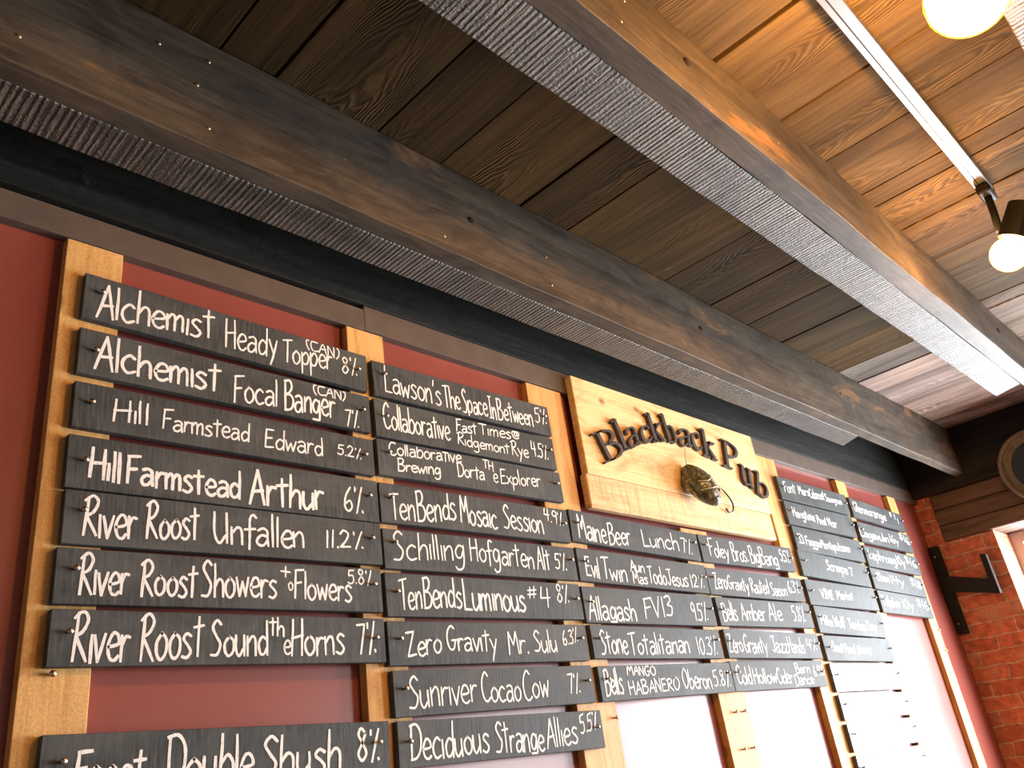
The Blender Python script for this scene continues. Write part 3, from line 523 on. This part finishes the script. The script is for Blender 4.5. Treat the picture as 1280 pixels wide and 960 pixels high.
    (6, 3.6488, 0.5782, 0.5712, 0.0847, -0.01, [('Laphroaig', -259.8, -9.8, 18.5, -14.3, 40.3, 5), ('10y', 32.6, -8.1, 117.4, -13.7, 35.9, 4.6), ('$16', 133.9, 5.0, 257.6, -13.9, 33.3, 4.4)]),
    (6, 3.629, 0.484, 0.5512, 0.0842, -0.0273, [('Oban', -229.3, -5.2, -109.5, -5.3, 33.4, 5.4), ('14y', -94.8, -7.4, 50.3, -6.2, 34.2, 5.4), ('$18', 129.2, 3.3, 247.3, -8.6, 32.4, 5)]),
    (6, 3.6289, 0.3954, 0.5426, 0.0854, -0.0239, [('Talisker', -253.6, -14.5, -70.1, -16.9, 38.3, 5.4), ('10y', -52.5, -16.0, 68.4, -16.0, 36.7, 5.2), ('$16', 118.3, -0.1, 247.9, -10.0, 34.8, 5)]),
]

ORD = ['topmost', 'second', 'third', 'fourth', 'fifth', 'sixth', 'seventh', 'eighth', 'ninth', 'tenth', 'eleventh']
COLN = {1: 'leftmost column', 2: 'second column from the left', 3: "column under the sign's left half", 4: "column under the sign's right half", 5: 'column just right of the sign', 6: 'rightmost column'}
cnt = {}
THK = .014
for (col, cx, cz, L, h, ang, words) in SLATS:
    k = cnt.get(col, 0); cnt[col] = k + 1
    pc = [w_[0] for w_ in words if w_[0].endswith('%') or w_[0].startswith('$')]
    if pc: lab = 'chalkboard slat ending in %s, %s in the %s' % (pc[0], ORD[k], COLN[col])
    elif words: lab = 'chalkboard slat with white chalk writing, %s in the %s' % (ORD[k], COLN[col])
    else: lab = 'blank glaring chalkboard slat, %s from the top in the %s' % (ORD[k], COLN[col])
    rg = random.Random(int(cx * 1e4) + int(cz * 1e4))
    t = thing('chalkboard_slat', lab, 'menu slat', (cx, 1.25, cz + Z0), (0, -ang, 0), 'chalkboard slats of the menu wall')
    bm = bmesh.new(); box(bm, -L / 2, L / 2, -THK, 0, -h / 2, h / 2, .0008); obj('board', bm, SLATE if words else CLEAN, t)
    if words:
        for part, ws in (('chalk_writing', [w_ for w_ in words if w_[0] not in pc]), ('chalk_price', [w_ for w_ in words if w_[0] in pc])):
            if not ws: continue
            bm = bmesh.new()
            for wd in ws: write(bm, (L / 2 - .004, h / 2 - .0035), *wd, -THK - .0005, rg)
            obj(part, bm, CHALK, t)
    for s_ in (-1, 1): screw(t, s_ * (L / 2 - .024) + rg.uniform(-.003, .003), -THK, .006 + rg.uniform(-.004, .006), (rg.uniform(-.15, .15), rg.uniform(-.2, .2)))

# ------------------------------------------------------------------ pub sign
SX, SZ, SF = 2.124, .574, 1.228          # centre, lower edge, front plane
sign = thing('pub_sign', 'thick pale pine sign board with raised dark lettering and a fish, above the middle slats', 'sign', (SX, 1.25, SZ + Z0))
def P3(x, y, z): return (x - SX, y - 1.25, z - SZ)
bm = bmesh.new(); box(bm, *(1.640 - SX, 2.622 - SX), SF - 1.25, 0, .0935, .378, .002); obj('upper_board', bm, SIGNWOOD, sign)
bm = bmesh.new(); box(bm, *(1.630 - SX, 2.608 - SX), SF - 1.25, 0, 0, .0925, .003); obj('lower_board', bm, SIGNROUGH, sign)
TK, TN, TM = .0148, .005, .0095
BIG = {
'B': [[(.27, 0, TK), (.27, 1, TK)], [(.0, .985, TN), (.5, .985, TN)], [(.0, .015, TN), (.5, .015, TN)], [(.3, .985, TN), (.6, .98, TN), (.84, .87, TM), (.87, .74, TK), (.76, .61, TM), (.5, .535, TN), (.3, .53, TN)], [(.45, .53, TN), (.8, .48, TM), (.97, .28, TK), (.85, .09, TM), (.55, .015, TN), (.3, .015, TN)]],
'l': [[(.55, 0, TK), (.55, 1, TK)], [(.0, .93, TN), (.5, .985, TM)], [(.05, .012, TN), (1.0, .012, TN)]],
'a': [[(.14, .72, TM), (.2, .9, TM), (.48, .985, TN), (.74, .88, TM), (.78, .6, TK * .9), (.78, .15, TK * .9), (1.02, .03, TN)], [(.75, .57, TN), (.4, .5, TN), (.14, .28, TK * .8), (.26, .05, TM), (.52, .04, TN), (.76, .24, TN)]],
'c': [[(.9, .74, TK * .8), (.8, .94, TN), (.55, .985, TN), (.24, .82, TM), (.14, .48, TK), (.26, .16, TK), (.58, .015, TM), (.86, .08, TN), (1, .24, TN)]],
'k': [[(.26, 0, TK), (.26, 1, TK)], [(.0, .94, TN), (.24, .985, TM)], [(.04, .012, TN), (.48, .012, TN)], [(.3, .3, TN), (.82, .59, TN)], [(.6, .6, TN), (1.0, .6, TN)], [(.42, .4, TM), (.86, .03, TK)], [(.68, .012, TN), (1.04, .012, TN)]],
'b': [[(.26, .02, TK), (.26, 1, TK)], [(.0, .94, TN), (.24, .985, TM)], [(.28, .47, TN), (.5, .59, TN), (.8, .54, TM), (.91, .31, TK), (.8, .08, TM), (.55, .01, TN), (.28, .09, TN)]],
'P': [[(.25, 0, TK), (.25, 1, TK)], [(.0, .985, TN), (.5, .985, TN)], [(.0, .012, TN), (.52, .012, TN)], [(.28, .985, TN), (.62, .97, TN), (.9, .86, TM), (.93, .72, TK), (.83, .55, TM), (.55, .46, TN), (.28, .46, TN)]],
'u': [[(.22, .98, TK), (.22, .3, TK), (.34, .05, TM), (.56, .05, TN), (.8, .26, TN)], [(.8, .98, TK), (.8, .02, TK)], [(.0, .965, TN), (.2, .965, TN)], [(.55, .965, TN), (.8, .965, TN)], [(.8, .012, TN), (1.02, .012, TN)]],
}
LETTERS = [('B', (1.6975, .6968), (1.7943, .7366), (1.6582, .772)), ('l', (1.7887, .7452), (1.8196, .7583), (1.7588, .8329)), ('a', (1.8221, .7587), (1.8887, .7859), (1.8117, .8142)),
 ('c', (1.8941, .7868), (1.9512, .8094), (1.8883, .8345)), ('k', (1.9486, .8021), (2.0192, .8191), (1.9363, .8914)), ('b', (2.0292, .8153), (2.0881, .8239), (2.0151, .9065)),
 ('a', (2.0876, .8173), (2.1658, .8259), (2.1016, .8753)), ('c', (2.1683, .821), (2.2238, .8226), (2.1715, .878)), ('k', (2.2225, .8089), (2.3001, .8028), (2.2352, .9041)),
 ('P', (2.3364, .7909), (2.435, .7826), (2.3585, .8882)), ('u', (2.4283, .7483), (2.4981, .7344), (2.4459, .8153)), ('b', (2.4985, .7219), (2.5874, .7053), (2.536, .8077))]
def solid_ribbon(bm, pts, ya, yb):
    n = len(pts); rows = []
    for i, (p, wd) in enumerate(pts):
        t = pts[min(i + 1, n - 1)][0] - pts[max(i - 1, 0)][0]; t.normalize(); nr = Vector((-t.y, t.x))
        a = p + nr * wd / 2; b = p - nr * wd / 2
        rows.append([bm.verts.new(P3(q.x, y, q.y)) for q, y in ((a, ya), (b, ya), (b, yb), (a, yb))])
    for A, B in zip(rows, rows[1:]):
        for k in range(4): bm.faces.new((A[k], B[k], B[(k + 1) % 4], A[(k + 1) % 4]))
    bm.faces.new(rows[0]); bm.faces.new(rows[-1][::-1])
for g, bl, br_, tl in LETTERS:
    bm = bmesh.new(); bl, br_, tl = Vector(bl) * 1.0083, Vector(br_) * 1.0083, Vector(tl) * 1.0083
    for st in BIG[g]:
        cur = catmull([(a, b, w_) for a, b, w_ in st], 6)
        solid_ribbon(bm, [(bl + (br_ - bl) * c.x + (tl - bl) * c.y, c.z) for c in cur], 1.216, SF)
    bmesh.ops.recalc_face_normals(bm, faces=bm.faces)
    obj('letter', bm, LETTER, sign)
# the fish leaping out of the sign, its line and hook
def mat_fish():
    s = NT('olive_and_silver_fish_skin')
    v = s.n('ShaderNodeTexVoronoi', feature='DISTANCE_TO_EDGE'); v.inputs['Scale'].default_value = 75; s.l(s.coord((1, 1, .8)), v.inputs['Vector'])
    n = s.noise(s.coord((1, 1, 1)), 45, 5, .6, .6)
    tc = s.n('ShaderNodeTexCoord'); sp = s.n('ShaderNodeSeparateXYZ'); s.l(tc.outputs['Object'], sp.inputs[0])
    belly = s.ramp(s.math('ADD', sp.outputs[0], s.math('MULTIPLY', n, .02)), [(.0, (0,) * 3), (.045, (1,) * 3)])
    c = s.ramp(n, [(.35, (.04, .045, .025)), (.52, (.15, .16, .1)), (.66, (.45, .44, .34))])
    c = s.mix(c, (.55, .56, .52), s.math('MULTIPLY', belly, .85))
    c = s.mix(c, (.03, .03, .02), s.ramp(v.outputs['Distance'], [(.02, (.7,) * 3), (.09, (0,) * 3)]))
    return s.done(c, .22, .6, s.bump(v.outputs['Distance'], .5, .003))
FISH = mat_fish()
fish_axis = Vector((.032, -.05, -.112)).normalized()    # nose points down, right and out of the board
side = fish_axis.cross(Vector((0, 1, 0))).normalized(); topv = side.cross(fish_axis).normalized()
fo = bpy.data.objects.new('fish', None)
bm = bmesh.new(); N, S_ = 18, 16; rows = []
for i in range(N + 1):
    t = i / N
    r = .049 * (math.sin(math.pi * min(1, t * .92 + .06)) ** .62)
    c = Vector((0, 0, 0)) + fish_axis * (-.072 + .15 * t)
    rows.append([bm.verts.new(c + side * (r * .92 * math.cos(a)) + topv * (r * .78 * math.sin(a))) for a in [2 * math.pi * k / S_ for k in range(S_)]])
for A, B in zip(rows, rows[1:]):
    for k in range(S_): bm.faces.new((A[k], A[(k + 1) % S_], B[(k + 1) % S_], B[k]))
bm.faces.new(rows[0][::-1]); bm.faces.new(rows[-1]); bmesh.ops.recalc_face_normals(bm, faces=bm.faces)
fish = obj('fish', bm, FISH, sign, True); fish.location = P3(2.128, 1.19, .69); fish['label'] = 'glossy olive and silver fish on the sign'
GILL = mat_plain('pale_gill_edge', (.42, .42, .34), .3, .5)
def on_fish(t, a, k=1.0):
    r = .049 * (math.sin(math.pi * min(1, t * .92 + .06)) ** .62) * k
    return fish_axis * (-.072 + .15 * t) + side * (r * .92 * math.cos(a)) + topv * (r * .78 * math.sin(a))
for t0, a0, a1 in ((.62, -2.9, -.3), (.45, -2.6, -1.2)):
    bm = bmesh.new(); tube(bm, [on_fish(t0 + .1 * math.sin((k / 10) * math.pi), a0 + (a1 - a0) * k / 10, 1.02) for k in range(11)], .0022, 6); obj('gill_edge', bm, GILL, fish, True)
bm = bmesh.new(); tube(bm, [on_fish(.9, -2.4 + 1.8 * k / 8, 1.03) for k in range(9)], .0016, 6); obj('mouth', bm, LETTER, fish, True)
bm = bmesh.new(); bmesh.ops.create_uvsphere(bm, u_segments=12, v_segments=8, radius=.006)
for v in bm.verts: v.co += on_fish(.78, -1.1, .98)
obj('eye', bm, LETTER, fish, True)
bm = bmesh.new()                                          # back fin: a thin wedge along the ridge
fin = [(.12, 1.0), (.25, 1.32), (.45, 1.42), (.62, 1.2), (.7, 1.0)]
a_ = [on_fish(t, 2.9, .9) for t, k in fin]; b_ = [on_fish(t, 2.9, k * 1.05) for t, k in fin]
off = topv * .0022
F = [[bm.verts.new(p + o) for p in q] for q in (a_, b_) for o in (off, -off)]
for i in range(4):
    for A, B in ((F[0], F[2]), (F[3], F[1]), (F[2], F[3]), (F[1], F[0])): bm.faces.new((A[i], A[i + 1], B[i + 1], B[i]))
bm.faces.new([F[j][0] for j in (0, 2, 3, 1)]); bm.faces.new([F[j][4] for j in (0, 1, 3, 2)])
bmesh.ops.recalc_face_normals(bm, faces=bm.faces); obj('fin', bm, FISH, fish)
WIRE = mat_plain('dark_wire', (.06, .055, .05), .35, .5, .7)
bm = bmesh.new(); tube(bm, [P3(*p) for p in [tuple(q) for q in catmull([(2.175, 1.21, .72), (2.235, 1.218, .727), (2.30, 1.219, .712), (2.347, 1.219, .675), (2.342, 1.219, .645), (2.315, 1.219, .634), (2.30, 1.219, .646)], 5)]], [.0011] * 11 + [.0026] * 20, 6); obj('fish_hook', bm, WIRE, sign, True)
bm = bmesh.new(); tube(bm, [P3(*q) for q in [tuple(p) for p in catmull([(2.10, 1.205, .755), (2.125, 1.215, .80), (2.16, 1.2265, .845)], 4)]], .0008, 6); obj('fishing_line', bm, WIRE, sign, True)

# ------------------------------------------------------------------ track, lamps
t = thing('track_rail', 'silver lighting track fixed to the ceiling planks at upper right', 'track', (0, 0, CE + Z0))
bm = bmesh.new(); box(bm, -2.0, 2.2, .2035, .238, -.022, 0, .0015); obj('rail', bm, SILVER, t)
bm = bmesh.new(); box(bm, -2.0, 2.199, .2235, .2262, -.0224, -.0218); obj('slot', bm, BLACKMETAL, t)
bm = bmesh.new(); box(bm, 2.2005, 2.222, .204, .2375, -.022, 0, .003); obj('end_cap', bm, BLACKMETAL, t)
AMBER = mat_amber(); CORE = mat_emit('glowing_filament', (1, .57, .21), 210.0)
def lamp(label, base, bulb, R, aim=None, cup=.027):
    base, bulb = Vector(base), Vector(bulb)
    t = thing('track_lamp', label, 'lamp', base, group='bulb lamps on the ceiling track')
    bm = bmesh.new(); box(bm, -.035, .035, -.016, .016, -.026, 0, .004); obj('adapter', bm, BLACKMETAL, t)
    rel = bulb - base; ax = Vector((rel.x * .4, rel.y, rel.z * .9)).normalized() if aim is None else Vector(aim).normalized()
    s0 = rel - ax * (R + .085); s1 = rel - ax * (R - .004)
    path = [Vector((0, 0, -.026)), Vector((0, 0, -.05)), s0.lerp(Vector((0, 0, -.05)), .3), s0]
    if aim is not None: path = [Vector((0, 0, -.02)), Vector((-.004, .003, -.075)), Vector((-.012, .008, -.13)), Vector((-.012, -.008, -.138)), s0.lerp(s1, .45)]
    bm = bmesh.new(); tube(bm, path, .009, 10); obj('stem', bm, BLACKMETAL, t, True)
    bm = bmesh.new(); tube(bm, [s0 - ax * .004, s0, s0.lerp(s1, .6), s1], [cup * .45, cup * .96, cup, cup], 18); obj('socket', bm, BLACKMETAL, t, False)
    bm = bmesh.new(); prof = []
    for k in range(14):
        th = math.pi * (1 - k / 13.0); prof.append((math.cos(th) * R, max(.0006, math.sin(th) * R)))
    prof = [(x, max(r, .018) if x < -R * .55 else r) for x, r in prof]
    tube(bm, [rel + ax * x for x, r in prof], [r for x, r in prof], 20); g = obj('bulb', bm, AMBER, t, True)
    bm = bmesh.new(); bmesh.ops.create_uvsphere(bm, u_segments=16, v_segments=10, radius=R * .955)
    for v in bm.verts: v.co += rel
    obj('filament', bm, CORE, g, True)
    return t
lamp('glowing round bulb in a dark socket at the end of the silver track', (2.18, .2207, CE - .0225 + Z0), (2.175, .232, .98 + Z0), .044, (0, .057, -.085), .035)
lamp('large glowing bulb cut off by the top edge of the photo', (1.222, .036, CE - .0005 + Z0), (1.222, .036, .975 + Z0), .062)
# ------------------------------------------------------------------ black bracket in the corner
t = thing('wall_bracket', 'black steel bracket with a raised end, in the corner of red and brick walls', 'bracket', (XF, 1.22, .49 + Z0))
def pb(bm, pts, x0, x1):
    A = [bm.verts.new((x0, y, z)) for y, z in pts]; B = [bm.verts.new((x1, y, z)) for y, z in pts]; n = len(pts)
    bm.faces.new(A); bm.faces.new(B[::-1])
    for i in range(n): bm.faces.new((A[i], B[i], B[(i + 1) % n], A[(i + 1) % n]))
    bmesh.ops.recalc_face_normals(bm, faces=bm.faces)
bm = bmesh.new(); box(bm, -.035, -.002, .002, .046, -.205, .2, .003); obj('mounting_plate', bm, BLACKMETAL, t)
bm = bmesh.new(); pb(bm, [(.02, .06), (-.165, .002), (-.165, -.063), (.02, -.015)], -.05, -.0205); obj('arm', bm, BLACKMETAL, t)
bm = bmesh.new(); pb(bm, [(-.1655, .114), (-.1655, -.064), (-.189, -.069), (-.189, .108)], -.05, -.0205); obj('end_plate', bm, BLACKMETAL, t)
bm = bmesh.new(); box(bm, -.05, -.0205, -.1925, -.1895, -.069, .107, 0); o = obj('edge_strip', bm, SILVER, t); o['label'] = 'pale metal edge strip'
for dz in (-.16, .15): screw(t, -.036, .024, dz)
for o in list(t.children):
    if o.name.startswith('screw'): o.rotation_euler = (0, 0, math.radians(-90))
# ------------------------------------------------------------------ round wooden frame on the end wall
RIMW = mat_pine('old_barrel_wood', (.1, .08, .05), (.17, .14, .09), (.25, .2, .14), 'z', False)
t = thing('round_frame', 'round wooden frame with a dark centre, hung on the end wall at the right edge', 'wall decoration', (4.213, .67, .9 + Z0), (0, math.radians(-12), 0))
bm = bmesh.new(); seg = 48
prof = [(.162, 0), (.162, -.05), (.155, -.056), (.146, -.052), (.144, -.035), (.115, -.02), (.113, 0)]
rows = [[bm.verts.new((x, r * math.cos(2 * math.pi * k / seg), r * math.sin(2 * math.pi * k / seg))) for k in range(seg)] for r, x in prof]
for A, B in zip(rows, rows[1:] + rows[:1]):
    for k in range(seg): bm.faces.new((A[k], A[(k + 1) % seg], B[(k + 1) % seg], B[k]))
bmesh.ops.recalc_face_normals(bm, faces=bm.faces); obj('rim', bm, RIMW, t, False)
bm = bmesh.new(); tube(bm, [(-.006, 0, 0), (-.012, 0, 0)], .114, 40); obj('centre_panel', bm, mat_plain('dark_glossy_panel', (.012, .018, .018), .12, .6), t)
t.location.x = 4.178
